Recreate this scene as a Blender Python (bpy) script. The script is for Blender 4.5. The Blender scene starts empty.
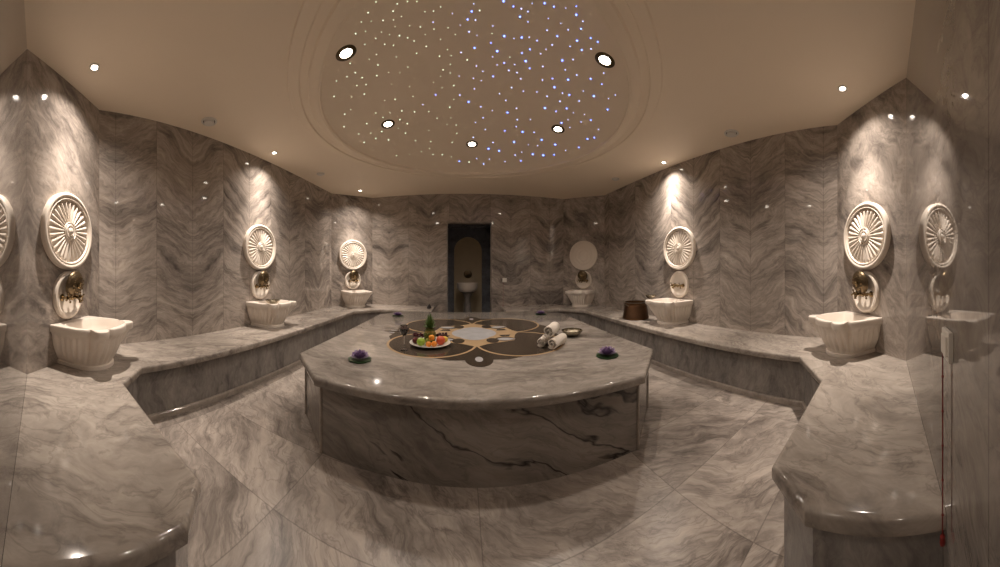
import bpy, math, random
from math import pi, sin, cos, radians as R
from mathutils import Vector, Matrix
random.seed(7)
S = bpy.context.scene
COL = S.collection

# ------------------------------------------------------------------ camera, world, exposure
F, CX, HY = 267.8, 461.8, 270.3                 # a stitched cylindrical panorama, 1000 x 567
cam = bpy.data.cameras.new('camera'); cam.type = 'PANO'
cam.panorama_type = 'CENTRAL_CYLINDRICAL'
cam.central_cylindrical_range_u_min = -CX / F
cam.central_cylindrical_range_u_max = (1000 - CX) / F
cam.central_cylindrical_range_v_max = HY / F
cam.central_cylindrical_range_v_min = -(567 - HY) / F
cam.central_cylindrical_radius = 1.0
cam.clip_start = 0.01
camo = bpy.data.objects.new('camera', cam); COL.objects.link(camo)
camo.location = (0, 0, 0); camo.rotation_euler = (pi / 2, 0, 0)
S.camera = camo
W = bpy.data.worlds.new('world'); W.use_nodes = True; S.world = W
W.node_tree.nodes['Background'].inputs[0].default_value = (0.010, 0.009, 0.008, 1)
S.view_settings.view_transform = 'Standard'; S.view_settings.look = 'None'
S.view_settings.exposure = 0.9; S.view_settings.gamma = 1.0; S.view_settings.use_curve_mapping = False
S.cycles.max_bounces = 10; S.cycles.diffuse_bounces = 6; S.cycles.glossy_bounces = 5
S.cycles.transmission_bounces = 8; S.cycles.sample_clamp_indirect = 4.0
S.cycles.caustics_reflective = False; S.cycles.caustics_refractive = False
WARM = (1.0, 0.87, 0.755)
BASIN_W, DOME_W = 130.0, 27.0                     # lamp powers

# ------------------------------------------------------------------ helpers
def tag(o, label=None, cat=None, group=None, kind=None):
    if label: o['label'] = label
    if cat: o['category'] = cat
    if group: o['group'] = group
    if kind: o['kind'] = kind
    return o
def thing(name, label, cat, loc=(0, 0, 0), rz=0, group=None):
    o = bpy.data.objects.new(name, None); COL.objects.link(o); o.empty_display_size = 0.05
    o.location = loc; o.rotation_euler = (0, 0, rz)
    return tag(o, label, cat, group)
def kids(o): return [c for c in bpy.data.objects if c.parent == o]
def copy_tree(o, parent=None):
    ch = kids(o); c = o.copy(); COL.objects.link(c)
    if parent is not None: c.parent = parent
    for k in ch: copy_tree(k, c)
    return c

class MB:
    def __init__(s): s.v = []; s.f = []; s.m = []; s.uv = {}
    def add(s, vs, fs, mi=0, M=None):
        b = len(s.v)
        for p in vs: s.v.append(tuple(M @ Vector(p)) if M else tuple(p))
        for f in fs: s.f.append(tuple(b + i for i in f)); s.m.append(mi)
    def quad_uv(s, vs, uvs, mi=0):
        s.add(vs, [tuple(range(len(vs)))], mi); s.uv[len(s.f) - 1] = uvs
    def box(s, a, b, mi=0, M=None):
        x0, y0, z0 = a; x1, y1, z1 = b
        s.add([(x0,y0,z0),(x1,y0,z0),(x1,y1,z0),(x0,y1,z0),(x0,y0,z1),(x1,y0,z1),(x1,y1,z1),(x0,y1,z1)],
              [(0,3,2,1),(4,5,6,7),(0,1,5,4),(1,2,6,5),(2,3,7,6),(3,0,4,7)], mi, M)
    def rbox(s, a, b, r=0.004, mi=0, M=None):
        x0, y0, z0 = a; x1, y1, z1 = b
        poly = [(x0,y0),(x1,y0),(x1,y1),(x0,y1)]
        s.loft(poly, [(r, z0), (0, z0 + r), (0, z1 - r), (r, z1)], mi=mi, M=M)
    def lathe(s, prof, n=32, mi=0, M=None, mod=None):
        vs = []; fs = []; rings = []
        for (r, z) in prof:
            if abs(r) < 1e-6: rings.append([len(vs)]); vs.append((0, 0, z))
            else:
                rr = []
                for k in range(n):
                    a = 2 * pi * k / n; q = r * (mod(a, z) if mod else 1)
                    rr.append(len(vs)); vs.append((q * cos(a), q * sin(a), z))
                rings.append(rr)
        for A, B in zip(rings, rings[1:]):
            for k in range(n):
                k2 = (k + 1) % n
                if len(A) == 1 and len(B) == 1: continue
                if len(A) == 1: fs.append((A[0], B[k2], B[k]))
                elif len(B) == 1: fs.append((A[k], A[k2], B[0]))
                else: fs.append((A[k], A[k2], B[k2], B[k]))
        s.add(vs, fs, mi, M)
    def tube(s, pts, r, n=8, mi=0, caps=True, M=None):
        pts = [Vector(p) for p in pts]; rs = r if isinstance(r, (list, tuple)) else [r] * len(pts)
        vs = []; fs = []; up = Vector((0, 0, 1))
        for i, p in enumerate(pts):
            d = (pts[min(i + 1, len(pts) - 1)] - pts[max(i - 1, 0)]).normalized()
            if abs(d.dot(up)) > .95: up = Vector((1, 0, 0))
            a = d.cross(up).normalized(); b = d.cross(a).normalized()
            for k in range(n):
                t = 2 * pi * k / n; vs.append(p + (a * cos(t) + b * sin(t)) * rs[i])
        for i in range(len(pts) - 1):
            for k in range(n):
                fs.append((i*n+k, i*n+(k+1)%n, (i+1)*n+(k+1)%n, (i+1)*n+k))
        if caps: fs.append(tuple(range(n))); fs.append(tuple((len(pts)-1)*n + k for k in range(n))[::-1])
        s.add(vs, fs, mi, M)
    def ball(s, c, r, n=12, mi=0, sc=(1, 1, 1), M=None):
        prof = [(r * sin(pi * i / (n//2 + 1)) , -r * cos(pi * i / (n//2 + 1))) for i in range(n//2 + 2)]
        prof[0] = (0, -r); prof[-1] = (0, r)
        T = Matrix.Translation(c) @ Matrix.Diagonal((*sc, 1))
        s.lathe(prof, n, mi, (M @ T) if M else T)
    def loft(s, poly, prof, flags=None, mi=0, cap=True, capb=True, M=None):
        """rings of the polygon inset by prof[i][0] (only at flagged edges) at height prof[i][1]"""
        n = len(poly); vs = []; fs = []
        for ins, z in prof:
            for x, y in offset_poly(poly, ins, flags): vs.append((x, y, z))
        for i in range(len(prof) - 1):
            for k in range(n): fs.append((i*n+k, i*n+(k+1)%n, (i+1)*n+(k+1)%n, (i+1)*n+k))
        if capb: fs.append(tuple(range(n))[::-1])
        if cap: fs.append(tuple((len(prof)-1)*n + k for k in range(n)))
        s.add(vs, fs, mi, M)
    def build(s, name, mats, parent=None, smooth=35, loc=None, kind=None):
        me = bpy.data.meshes.new(name); me.from_pydata(s.v, [], s.f); me.update()
        if not isinstance(mats, (list, tuple)): mats = [mats]
        for m in mats: me.materials.append(m)
        for p, mi in zip(me.polygons, s.m): p.material_index = mi
        if s.uv:
            l = me.uv_layers.new(name='UVMap')
            for fi, uvs in s.uv.items():
                for li, c in zip(me.polygons[fi].loop_indices, uvs): l.data[li].uv = c
        else:
            import bmesh
            bm = bmesh.new(); bm.from_mesh(me); bmesh.ops.recalc_face_normals(bm, faces=bm.faces); bm.to_mesh(me); bm.free()
        if smooth:
            for p in me.polygons: p.use_smooth = True
            me.set_sharp_from_angle(angle=R(smooth))
        o = bpy.data.objects.new(name, me); COL.objects.link(o)
        if parent is not None: o.parent = parent
        if loc: o.location = loc
        if kind: o['kind'] = kind
        return o

def area(p): return sum(p[i][0]*p[(i+1)%len(p)][1] - p[(i+1)%len(p)][0]*p[i][1] for i in range(len(p))) / 2
def ccw(p): return list(p) if area(p) > 0 else list(p)[::-1]
def offset_poly(poly, d, flags=None):
    if abs(d) < 1e-9: return list(poly)
    n = len(poly); out = []
    L = []
    for i in range(n):
        a, b = Vector(poly[i]), Vector(poly[(i+1) % n]); e = (b - a).normalized(); nn = Vector((-e.y, e.x))
        L.append((a + nn * (d if (flags is None or flags[i]) else 0), e))
    for i in range(n):
        p, e = L[i-1]; q, g = L[i]
        den = e.x * g.y - e.y * g.x
        if abs(den) < 1e-6: out.append(tuple(q)); continue
        t = ((q - p).x * g.y - (q - p).y * g.x) / den
        out.append(tuple(p + e * t))
    return out
def arc_poly(pts): return pts
def rotz(a, loc=(0, 0, 0)): return Matrix.Translation(loc) @ Matrix.Rotation(a, 4, 'Z')

# ------------------------------------------------------------------ materials
def srgb(c): return tuple(((x/255)/12.92 if x/255 <= .04045 else (((x/255)+.055)/1.055)**2.4) for x in c) + (1,)
def new(name):
    m = bpy.data.materials.new(name); m.use_nodes = True
    return m, m.node_tree, m.node_tree.nodes['Principled BSDF']
def plain(name, col, rough=.5, metal=0, noise=0, nscale=20, bump=0, sub=0, emit=0, spec=.5, coat=0, trans=0, ior=1.45):
    m, t, b = new(name); N, K = t.nodes, t.links
    c = srgb(col); b.inputs['Base Color'].default_value = c; b.inputs['Roughness'].default_value = rough
    b.inputs['Metallic'].default_value = metal; b.inputs['Specular IOR Level'].default_value = spec
    b.inputs['Coat Weight'].default_value = coat; b.inputs['Transmission Weight'].default_value = trans; b.inputs['IOR'].default_value = ior
    if sub: b.inputs['Subsurface Weight'].default_value = sub; b.inputs['Subsurface Radius'].default_value = (.02, .012, .008)
    if emit: b.inputs['Emission Color'].default_value = c; b.inputs['Emission Strength'].default_value = emit
    tc = N.new('ShaderNodeTexCoord'); nz = N.new('ShaderNodeTexNoise'); nz.inputs['Scale'].default_value = nscale; nz.inputs['Detail'].default_value = 5
    K.new(tc.outputs['Object'], nz.inputs['Vector'])
    if noise:
        mx = N.new('ShaderNodeMix'); mx.data_type = 'RGBA'
        mx.inputs[6].default_value = tuple(x*(1-noise) for x in c[:3]) + (1,); mx.inputs[7].default_value = tuple(min(1, x*(1+noise)) for x in c[:3]) + (1,)
        K.new(nz.outputs[0], mx.inputs[0]); K.new(mx.outputs[2], b.inputs['Base Color'])
    if bump:
        bp = N.new('ShaderNodeBump'); bp.inputs['Strength'].default_value = bump; bp.inputs['Distance'].default_value = .004
        K.new(nz.outputs[0], bp.inputs['Height']); K.new(bp.outputs[0], b.inputs['Normal'])
    return m

def marble(name, light=(196,184,174), dark=(120,112,106), vein=(70,64,62), rough=.1, panel=None, tile=None, rot=(0, 0, 0),
           scale=(1, 1, 1), size=1.0, seed=0, bold=0.0, contrast=1.0, veins=.45, spec=.5):
    m, t, b = new(name); N, K = t.nodes, t.links
    def val(x, sock):
        if isinstance(x, (int, float)): sock.default_value = x
        else: K.new(x, sock)
    def math_(op, a, bb=0.0, c=None):
        n = N.new('ShaderNodeMath'); n.operation = op; val(a, n.inputs[0]); val(bb, n.inputs[1])
        if c is not None: val(c, n.inputs[2])
        return n.outputs[0]
    tc = N.new('ShaderNodeTexCoord'); seam = None
    if panel:                                             # book-matched slabs, UV in metres
        w, off = panel
        sp = N.new('ShaderNodeSeparateXYZ'); K.new(tc.outputs['UV'], sp.inputs[0])
        u = math_('SUBTRACT', sp.outputs[0], off - 40 * w)
        p = math_('PINGPONG', u, w)
        idx = math_('FLOOR', math_('DIVIDE', u, 2 * w))
        cb = N.new('ShaderNodeCombineXYZ'); K.new(p, cb.inputs[0]); K.new(sp.outputs[1], cb.inputs[1])
        K.new(math_('MULTIPLY', idx, .31), cb.inputs[2])
        vec = cb.outputs[0]
        e = math_('MINIMUM', p, math_('SUBTRACT', w, p))
        seam = math_('LESS_THAN', e, .0028)
    elif tile:
        wx, wy, ox, oy = tile
        sp = N.new('ShaderNodeSeparateXYZ'); K.new(tc.outputs['Object'], sp.inputs[0])
        ax = math_('DIVIDE', math_('SUBTRACT', sp.outputs[0], ox), wx); ay = math_('DIVIDE', math_('SUBTRACT', sp.outputs[1], oy), wy)
        ix, iy = math_('FLOOR', ax), math_('FLOOR', ay)
        cb = N.new('ShaderNodeCombineXYZ'); K.new(ix, cb.inputs[0]); K.new(iy, cb.inputs[1])
        wn = N.new('ShaderNodeTexWhiteNoise'); K.new(cb.outputs[0], wn.inputs['Vector'])
        sc = N.new('ShaderNodeVectorMath'); sc.operation = 'SCALE'; K.new(wn.outputs['Color'], sc.inputs[0]); sc.inputs[3].default_value = 2.0
        ad = N.new('ShaderNodeVectorMath'); ad.operation = 'ADD'; K.new(sc.outputs[0], ad.inputs[0]); K.new(tc.outputs['Object'], ad.inputs[1])
        vec = ad.outputs[0]
        fx = math_('MULTIPLY', math_('PINGPONG', ax, .5), wx); fy = math_('MULTIPLY', math_('PINGPONG', ay, .5), wy)
        fx = math_('MULTIPLY', math_('ABSOLUTE', math_('SUBTRACT', ax, math_('ROUND', ax))), wx)
        fy = math_('MULTIPLY', math_('ABSOLUTE', math_('SUBTRACT', ay, math_('ROUND', ay))), wy)
        seam = math_('LESS_THAN', math_('MINIMUM', fx, fy), .003)
    else: vec = tc.outputs['Object']
    mp = N.new('ShaderNodeMapping'); K.new(vec, mp.inputs[0]); mp.inputs['Rotation'].default_value = rot
    mp.inputs['Location'].default_value = (seed * 3.1, seed * 1.7, seed * 2.3)
    # domain warp
    w1 = N.new('ShaderNodeTexNoise'); w1.inputs['Scale'].default_value = 1.1 / size; w1.inputs['Detail'].default_value = 4; K.new(mp.outputs[0], w1.inputs['Vector'])
    s1 = N.new('ShaderNodeVectorMath'); s1.operation = 'SUBTRACT'; K.new(w1.outputs['Color'], s1.inputs[0]); s1.inputs[1].default_value = (.5, .5, .5)
    s2 = N.new('ShaderNodeVectorMath'); s2.operation = 'SCALE'; K.new(s1.outputs[0], s2.inputs[0]); s2.inputs[3].default_value = .62 * size
    s3 = N.new('ShaderNodeVectorMath'); s3.operation = 'ADD'; K.new(mp.outputs[0], s3.inputs[0]); K.new(s2.outputs[0], s3.inputs[1])
    st = N.new('ShaderNodeVectorMath'); st.operation = 'MULTIPLY'; K.new(s3.outputs[0], st.inputs[0]); st.inputs[1].default_value = scale
    def noise(sc_, det, rough_, dist=0):
        n = N.new('ShaderNodeTexNoise'); n.inputs['Scale'].default_value = sc_ / size; n.inputs['Detail'].default_value = det
        n.inputs['Roughness'].default_value = rough_; n.inputs['Distortion'].default_value = dist; K.new(st.outputs[0], n.inputs['Vector']); return n.outputs[0]
    def ramp(src, pts):
        r = N.new('ShaderNodeValToRGB'); K.new(src, r.inputs[0]); el = r.color_ramp.elements
        while len(el) < len(pts): el.new(.5)
        for e_, (p_, v_) in zip(el, pts): e_.position = p_; e_.color = (v_, v_, v_, 1)
        return r.outputs[0]
    def mix(f, a, bb, mode='MIX'):
        n = N.new('ShaderNodeMix'); n.data_type = 'RGBA'; n.blend_type = mode
        val(f, n.inputs[0])
        for s_, i in ((a, 6), (bb, 7)):
            if isinstance(s_, tuple): n.inputs[i].default_value = s_
            else: K.new(s_, n.inputs[i])
        return n.outputs[2]
    broad = ramp(noise(1.5, 7, .62, .3), [(.36, 0), (.50, .35), (.64, 1)])
    fine = ramp(noise(6.5, 10, .70, .6), [(.36, 0), (.64, 1)])
    band = math_('ADD', math_('MULTIPLY', broad, .55), math_('MULTIPLY', fine, .45))
    col = mix(math_('MULTIPLY', band, contrast), srgb(light), srgb(dark))
    r1 = math_('ABSOLUTE', math_('SUBTRACT', noise(1.9, 8, .6, .5), .5))
    v1 = math_('MULTIPLY', ramp(r1, [(0, 1), (.012, .55), (.05, 0)]), ramp(noise(1.2, 3, .5), [(.42, 0), (.60, 1)]))
    col = mix(math_('MULTIPLY', v1, veins), col, srgb(vein))
    r2 = math_('ABSOLUTE', math_('SUBTRACT', noise(4.6, 6, .6, .9), .5))
    v2 = math_('MULTIPLY', ramp(r2, [(0, 1), (.03, 0)]), .35 * min(1, veins * 1.6))
    col = mix(v2, col, srgb(vein))
    if bold:
        r3 = math_('ABSOLUTE', math_('SUBTRACT', noise(.75, 6, .55, .2), .5))
        v3 = math_('MULTIPLY', ramp(r3, [(0, 1), (.004, .7), (.012, 0)]), bold)
        col = mix(v3, col, srgb((38, 33, 32)))
    if seam is not None: col = mix(math_('MULTIPLY', seam, .38), col, srgb((50, 44, 40)))
    K.new(col, b.inputs['Base Color'])
    b.inputs['Roughness'].default_value = rough; b.inputs['Specular IOR Level'].default_value = spec
    return m

LM, DM = (190, 179, 169), (88, 82, 79)
M_wall = marble('wall_marble', LM, DM, rough=.045, panel=(.47, .30), rot=(0, 0, .55), scale=(.42, 2.1, 1), size=.85, seed=1)
M_wallb = marble('back_wall_marble', LM, DM, rough=.045, panel=(.446, -.27), rot=(0, 0, .45), scale=(.45, 1.9, 1), size=.9, seed=3)
M_wallc = marble('corner_wall_marble', LM, DM, rough=.045, panel=(1.1, -.06), rot=(0, 0, .75), scale=(.7, 1.5, 1), size=.8, seed=5)
M_walln = marble('front_wall_marble', (158,150,142), (92,86,82), rough=.018, panel=(.9, .3), rot=(0, 0, .5), scale=(.7, 1.5, 1), size=.8, seed=6, spec=.6)
M_bench = marble('bench_top_marble', (186,177,167), (116,108,101), vein=(70,61,58), rough=.09, rot=(0, 0, .5), scale=(1, .45, 1), size=.85, seed=8, veins=.5)
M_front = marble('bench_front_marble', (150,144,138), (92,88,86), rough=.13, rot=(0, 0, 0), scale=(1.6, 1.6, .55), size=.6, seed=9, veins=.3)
M_plat = marble('platform_top_marble', (184,176,167), (104,97,91), rough=.11, rot=(0, 0, .15), scale=(.45, 1.25, 1), size=.75, seed=11, veins=.35)
M_side = marble('platform_side_marble', (164,156,148), (104,98,92), vein=(54,46,44), rough=.14, rot=(0, -.45, 0), scale=(.3, .6, 1.5), size=.8, seed=21, bold=1.0)
M_floor = marble('floor_marble', (192,181,171), (98,90,84), vein=(66,57,53), rough=.3, tile=(1.0, .5, -.91, 1.07), rot=(0, 0, .7), scale=(.5, 1.6, 1), size=.8, seed=14, veins=.6)
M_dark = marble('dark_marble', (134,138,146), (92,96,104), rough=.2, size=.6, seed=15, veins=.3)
M_trim = marble('skirting_marble', (176,166,156), (128,120,112), rough=.12, size=.6, seed=17, veins=.2)
M_ceil = plain('cream_ceiling_paint', (236, 222, 202), .62, noise=.02, nscale=3)
M_white = plain('white_carved_marble', (226, 216, 204), .34, noise=.04, nscale=9, bump=.04)
M_basin = plain('pale_basin_marble', (222, 213, 203), .28, noise=.06, nscale=7)
M_beige = plain('beige_niche_plaster', (206, 192, 166), .7, noise=.08, nscale=6)
M_brass = plain('aged_brass', (150, 130, 98), .25, 1, noise=.2, nscale=40)
M_abrass = plain('engraved_dark_brass', (112, 98, 78), .34, 1, noise=.5, nscale=70, bump=.6)
M_silver = plain('hammered_silver', (176, 168, 150), .26, 1, noise=.15, nscale=60, bump=.3)
M_copper = plain('worn_copper', (108, 82, 62), .40, 1, noise=.35, nscale=12, bump=.15)
M_tin = plain('tinned_copper_lining', (150, 140, 124), .3, 1, noise=.15, nscale=15)
M_plastic = plain('white_plastic', (216, 212, 204), .4)
M_black = plain('shadow_gap_black', (30, 26, 22), .6)
M_ring = plain('antique_bronze_ring', (92, 78, 54), .35, .8)
M_red = plain('red_cord', (112, 24, 20), .5)
M_towel = plain('white_terry_towel', (226, 218, 208), .95, noise=.05, nscale=60, bump=.9)
M_mdark = plain('brown_black_inlay', (70, 61, 52), .16, noise=.25, nscale=12)
M_mtan = plain('golden_tan_inlay', (180, 154, 120), .16, noise=.12, nscale=9)
M_mwhite = plain('pale_grey_inlay', (176, 176, 178), .14, noise=.22, nscale=9)
def lamp_mat(name, col, k):
    m, t, b = new(name); b.inputs['Base Color'].default_value = (0, 0, 0, 1)
    b.inputs['Emission Color'].default_value = (*col, 1); b.inputs['Emission Strength'].default_value = k; return m
M_lens = lamp_mat('lamp_lens', (1, .88, .74), 14)
M_blue = lamp_mat('blue_star_light', (.12, .22, 1.0), 4.5)
M_bluew = lamp_mat('pale_blue_star_light', (.38, .48, 1.0), 2.2)
M_pale = lamp_mat('pale_green_white_star_light', (.75, .92, .62), 1.0)

# ------------------------------------------------------------------ the room
ZF, ZC, ZB, ZP = -1.25, 1.65, -0.775, -0.722
XL, XR, YB = -2.692, 2.998, 5.776
E = [(-1.994, -.104), (XL, .594), (XL, 5.086), (-2.002, YB), (2.304, YB), (XR, 5.082), (XR, .510), (2.285, -.203)]
DX0, DX1, DZ = -.30, .625, 1.01              # doorway
def wall(name, a, b, mat, u0=0, z0=ZF, z1=ZC, th=.12, holes=None):
    a, b = Vector(a), Vector(b); e = (b - a).normalized(); L = (b - a).length; n = Vector((-e.y, e.x))   # n points outward
    mb = MB()
    def P(u, z, d=0): q = a + e * u + n * d; return (q.x, q.y, z)
    def rect(u_0, u_1, za, zb):
        mb.quad_uv([P(u_0, za), P(u_1, za), P(u_1, zb), P(u_0, zb)], [(u_0 + u0, za), (u_1 + u0, za), (u_1 + u0, zb), (u_0 + u0, zb)])
        mb.quad_uv([P(u_1, za, th), P(u_0, za, th), P(u_0, zb, th), P(u_1, zb, th)], [(u_1 + u0, za), (u_0 + u0, za), (u_0 + u0, zb), (u_1 + u0, zb)])
    if holes:
        h0, h1, hz = holes
        rect(0, h0, z0, z1); rect(h1, L, z0, z1); rect(h0, h1, hz, z1)
        for (p, q, r_, s_) in ((P(h0, z0), P(h0, z0, th), P(h0, hz, th), P(h0, hz)), (P(h1, z0), P(h1, z0, th), P(h1, hz, th), P(h1, hz)),
                               (P(h0, hz), P(h1, hz), P(h1, hz, th), P(h0, hz, th))):
            mb.quad_uv([p, q, r_, s_], [(0, 0), (th, 0), (th, 1), (0, 1)])
    else: rect(0, L, z0, z1)
    for u in (0, L): mb.quad_uv([P(u, z0), P(u, z0, th), P(u, z1, th), P(u, z1)], [(0, 0), (th, 0), (th, 1), (0, 1)])
    mb.quad_uv([P(0, z1), P(L, z1), P(L, z1, th), P(0, z1, th)], [(0, 0), (1, 0), (1, .1), (0, .1)])
    return mb.build(name, mat, smooth=None, kind='structure')
wall('wall_left', E[1], E[2], M_wall, u0=.594)
wall('wall_back', E[3], E[4], M_wallb, u0=E[3][0], holes=(DX0 - E[3][0], DX1 - E[3][0], DZ))
wall('wall_right', E[5], E[6], M_wall, u0=.12)
wall('wall_back_left', E[2], E[3], M_wallc, u0=0)
wall('wall_back_right', E[4], E[5], M_wallc, u0=2.2)
wall('wall_front_left', E[0], E[1], M_wallc, u0=0)
wall('wall_front_right', E[6], E[7], M_wallc, u0=4.4)
wall('wall_front', (0.05, -.104), E[0], M_walln, u0=0)
wall('wall_entry', E[7], (0.05, -.203), M_walln, u0=3)
mb = MB(); fp = [(-2.9, -.5), (3.2, -.5), (3.2, 7.4), (-2.9, 7.4)]
mb.add([(x, y, ZF) for x, y in fp] + [(x, y, ZF - .1) for x, y in fp], [(0,1,2,3),(7,6,5,4),(0,4,5,1),(1,5,6,2),(2,6,7,3),(3,7,4,0)])
mb.build('floor', M_floor, smooth=None, kind='structure')

# ceiling with a round stepped recess and a shallow dome
DC = (.14, 2.94); DR = 1.60
prof = [(1.90, 0), (1.89, -.012), (1.80, -.015), (1.785, -.003), (1.72, 0), (1.705, -.013), (1.655, -.022), (1.63, -.028), (1.608, -.022), (DR, .004)]
def cap_z(r): return .24 * max(0, 1 - (r / DR) ** 2) ** .8
for i in range(1, 25): q = i / 24; prof.append((DR * (1 - q), cap_z(DR * (1 - q))))
def dome_z(r): return ZC + cap_z(r)
def dome_px(u, v):                                   # where the dome carries a lamp seen in the given direction
    th = (u - CX) / F; k = (HY - v) / F; r = 1.0
    for _ in range(40): r = dome_z(math.hypot(r * sin(th) - DC[0], r * cos(th) - DC[1])) / k
    return r * sin(th) - DC[0], r * cos(th) - DC[1]
outer = [(-2.12, -.30), (-2.80, .55), (-2.80, 5.13), (-2.05, 5.89), (2.35, 5.89), (3.11, 5.13), (3.11, .47), (2.40, -.33)]
angs = sorted(set([2 * pi * k / 144 for k in range(144)] + [math.atan2(y - DC[1], x - DC[0]) % (2 * pi) for x, y in outer]))
def hit(a):
    d = Vector((cos(a), sin(a))); best = None
    for i in range(len(outer)):
        p = Vector(outer[i]) - Vector(DC); q = Vector(outer[(i+1) % len(outer)]) - Vector(DC); e = q - p
        den = d.x * e.y - d.y * e.x
        if abs(den) < 1e-9: continue
        t = (p.x * e.y - p.y * e.x) / den; u = (p.x * d.y - p.y * d.x) / den
        if t > 0 and -1e-6 <= u <= 1 + 1e-6 and (best is None or t < best): best = t
    return best
mb = MB(); n = len(angs); vs = []; fs = []
for a in angs: h = hit(a); vs.append((DC[0] + h * cos(a), DC[1] + h * sin(a), ZC))
for r, dz in prof[:-1]:
    for a in angs: vs.append((DC[0] + r * cos(a), DC[1] + r * sin(a), ZC + dz))
for i in range(len(prof) - 1):
    for k in range(n): fs.append((i*n+k, i*n+(k+1) % n, (i+1)*n+(k+1) % n, (i+1)*n+k))
vs.append((*DC, ZC + prof[-1][1])); b0 = (len(prof) - 1) * n
for k in range(n): fs.append((b0 + k, b0 + (k+1) % n, len(vs) - 1))
mb.add(vs, fs); mb.build('ceiling', M_ceil, smooth=20, kind='structure')

# doorway trim and the small dark room behind it
mb = MB(); t_ = .022; d_ = .012
for (x0, x1, z0, z1) in ((DX0 - t_, DX0, ZF, DZ + t_), (DX1, DX1 + t_, ZF, DZ + t_), (DX0, DX1, DZ, DZ + t_)):
    mb.box((x0, YB - d_, z0), (x1, YB - .0005, z1))
mb.build('trim_doorway', M_front, kind='structure')
YV = 6.95
mb = MB(); yv0 = YB + .121
for a, b in (((-.75, yv0), (-.75, YV)), ((1.1, YV), (1.1, yv0))):
    x = a[0]; s_ = -.06 if x < 0 else .06
    mb.box((min(x, x + s_), yv0, ZF), (max(x, x + s_), YV + .3, 1.1))
mb.box((-.81, yv0, 1.1), (1.16, YV + .3, 1.16))
mb.build('wall_alcove_sides', M_dark, kind='structure')
# back wall of the alcove with an arched niche: fan of quads around the arch
NX, NH, NT = .115 + .045, .36, .52          # niche centre x, half width, springing height
mb = MB(); K_ = 24
arch = [(NX - NH, ZF)] + [(NX - NH * cos(pi * k / K_), .50 + NH * sin(pi * k / K_)) for k in range(K_ + 1)] + [(NX + NH, ZF)]
top = 1.1; outl = []
for i, (x, z) in enumerate(arch):
    if i == 0: outl.append((-.75, ZF))
    elif i == len(arch) - 1: outl.append((1.1, ZF))
    else:
        k = i - 1; a = pi * k / K_
        dx, dz = -cos(a), sin(a); c = (NX, .50); t = 99
        if dx < 0: t = min(t, (-.75 - c[0]) / dx)
        if dx > 0: t = min(t, (1.1 - c[0]) / dx)
        if dz > 1e-6: t = min(t, (top - c[1]) / dz)
        outl.append((c[0] + dx * t, c[1] + dz * t))
for i in range(len(arch) - 1):
    a, b, c, d = arch[i], arch[i+1], outl[i+1], outl[i]
    mb.add([(a[0], YV, a[1]), (b[0], YV, b[1]), (c[0], YV, c[1]), (d[0], YV, d[1])], [(0, 1, 2, 3)])
mb.add([(-.75, YV, top), (-.75, YV, outl[1][1]), (outl[6][0], YV, top)], [(0, 1, 2)])
mb.add([(-.75, YV + .0, .2), (-.75, YV, top), (-.3, YV, top)], [(0, 1, 2)]); mb.add([(1.1, YV, .2), (1.1, YV, top), (.6, YV, top)], [(0, 1, 2)])
mb.build('wall_alcove_back', M_dark, smooth=None, kind='structure')
mb = MB()
for i in range(len(arch) - 1):
    a, b = arch[i], arch[i+1]
    mb.add([(a[0], YV, a[1]), (b[0], YV, b[1]), (b[0], YV + .22, b[1]), (a[0], YV + .22, a[1])], [(0, 1, 2, 3)])
mb.add([(x, YV + .22, z) for x, z in arch], [tuple(range(len(arch)))])
mb.build('wall_alcove_niche', M_beige, smooth=30, kind='structure')

# ------------------------------------------------------------------ platform (the warm stone in the middle)
plat = thing('marble_platform', 'large eight-sided grey marble heating platform with flower inlay in the room centre', 'platform', (.15, 3.0, ZF))
PX, PY = .15, 3.0
pp = [(-.945, 1.535), (1.165, 1.425), (1.62, 1.86), (1.66, 4.22), (1.24, 4.62), (-.93, 4.62), (-1.34, 4.25), (-1.34, 1.93)]
pp = [(x - PX, y - PY) for x, y in pp]; pp = ccw(pp)
hp = ZP - ZF
mb = MB(); mb.loft(pp, [(.012, hp - .060), (.004, hp - .056), (0, hp - .046), (0, hp - .018), (.004, hp - .008), (.012, hp - .002), (.02, hp)])
mb.build('top_slab', M_plat, plat)
mb = MB(); mb.loft(pp, [(.055, 0), (.055, hp - .060)], cap=False); mb.build('side_panelling', M_side, plat, smooth=None)
inner = offset_poly(pp, .055)
for (x, y) in inner:
    q = MB(); q.lathe([(0, 0), (.011, 0), (.011, hp - .061), (0, hp - .061)], 10)
    q.build('corner_bead', M_trim, plat, loc=(x, y, 0))
# inlay
def circ(cx, cy, r, n=48, a0=0, a1=2 * pi, rx=None):
    return [(cx + r * cos(a0 + (a1 - a0) * k / n), cy + (rx or r) * sin(a0 + (a1 - a0) * k / n)) for k in range(n if abs(a1 - a0 - 2 * pi) < 1e-6 else n + 1)]
def leaf(x, y, L, w, ang, n=12, skew=0.0):
    p = [(L * k / n, w * sin(pi * (k / n) ** .8)) for k in range(n + 1)] + [(L * k / n, -w * sin(pi * (k / n) ** .8)) for k in range(n - 1, 0, -1)]
    c, s = cos(ang), sin(ang)
    return [(x + a * c - (b + skew * (a / L) ** 2) * s, y + a * s + (b + skew * (a / L) ** 2) * c) for a, b in p]
mo = MB(); lay = [0]
def flat(poly, mi, lvl):
    mo.add([(x, y, .0004 * lvl) for x, y in poly], [tuple(range(len(poly)))], mi)
def four(fn):
    for q in range(4): fn(q * pi / 2)
def rot2(poly, a): return [(x * cos(a) - y * sin(a), x * sin(a) + y * cos(a)) for x, y in poly]
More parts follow.
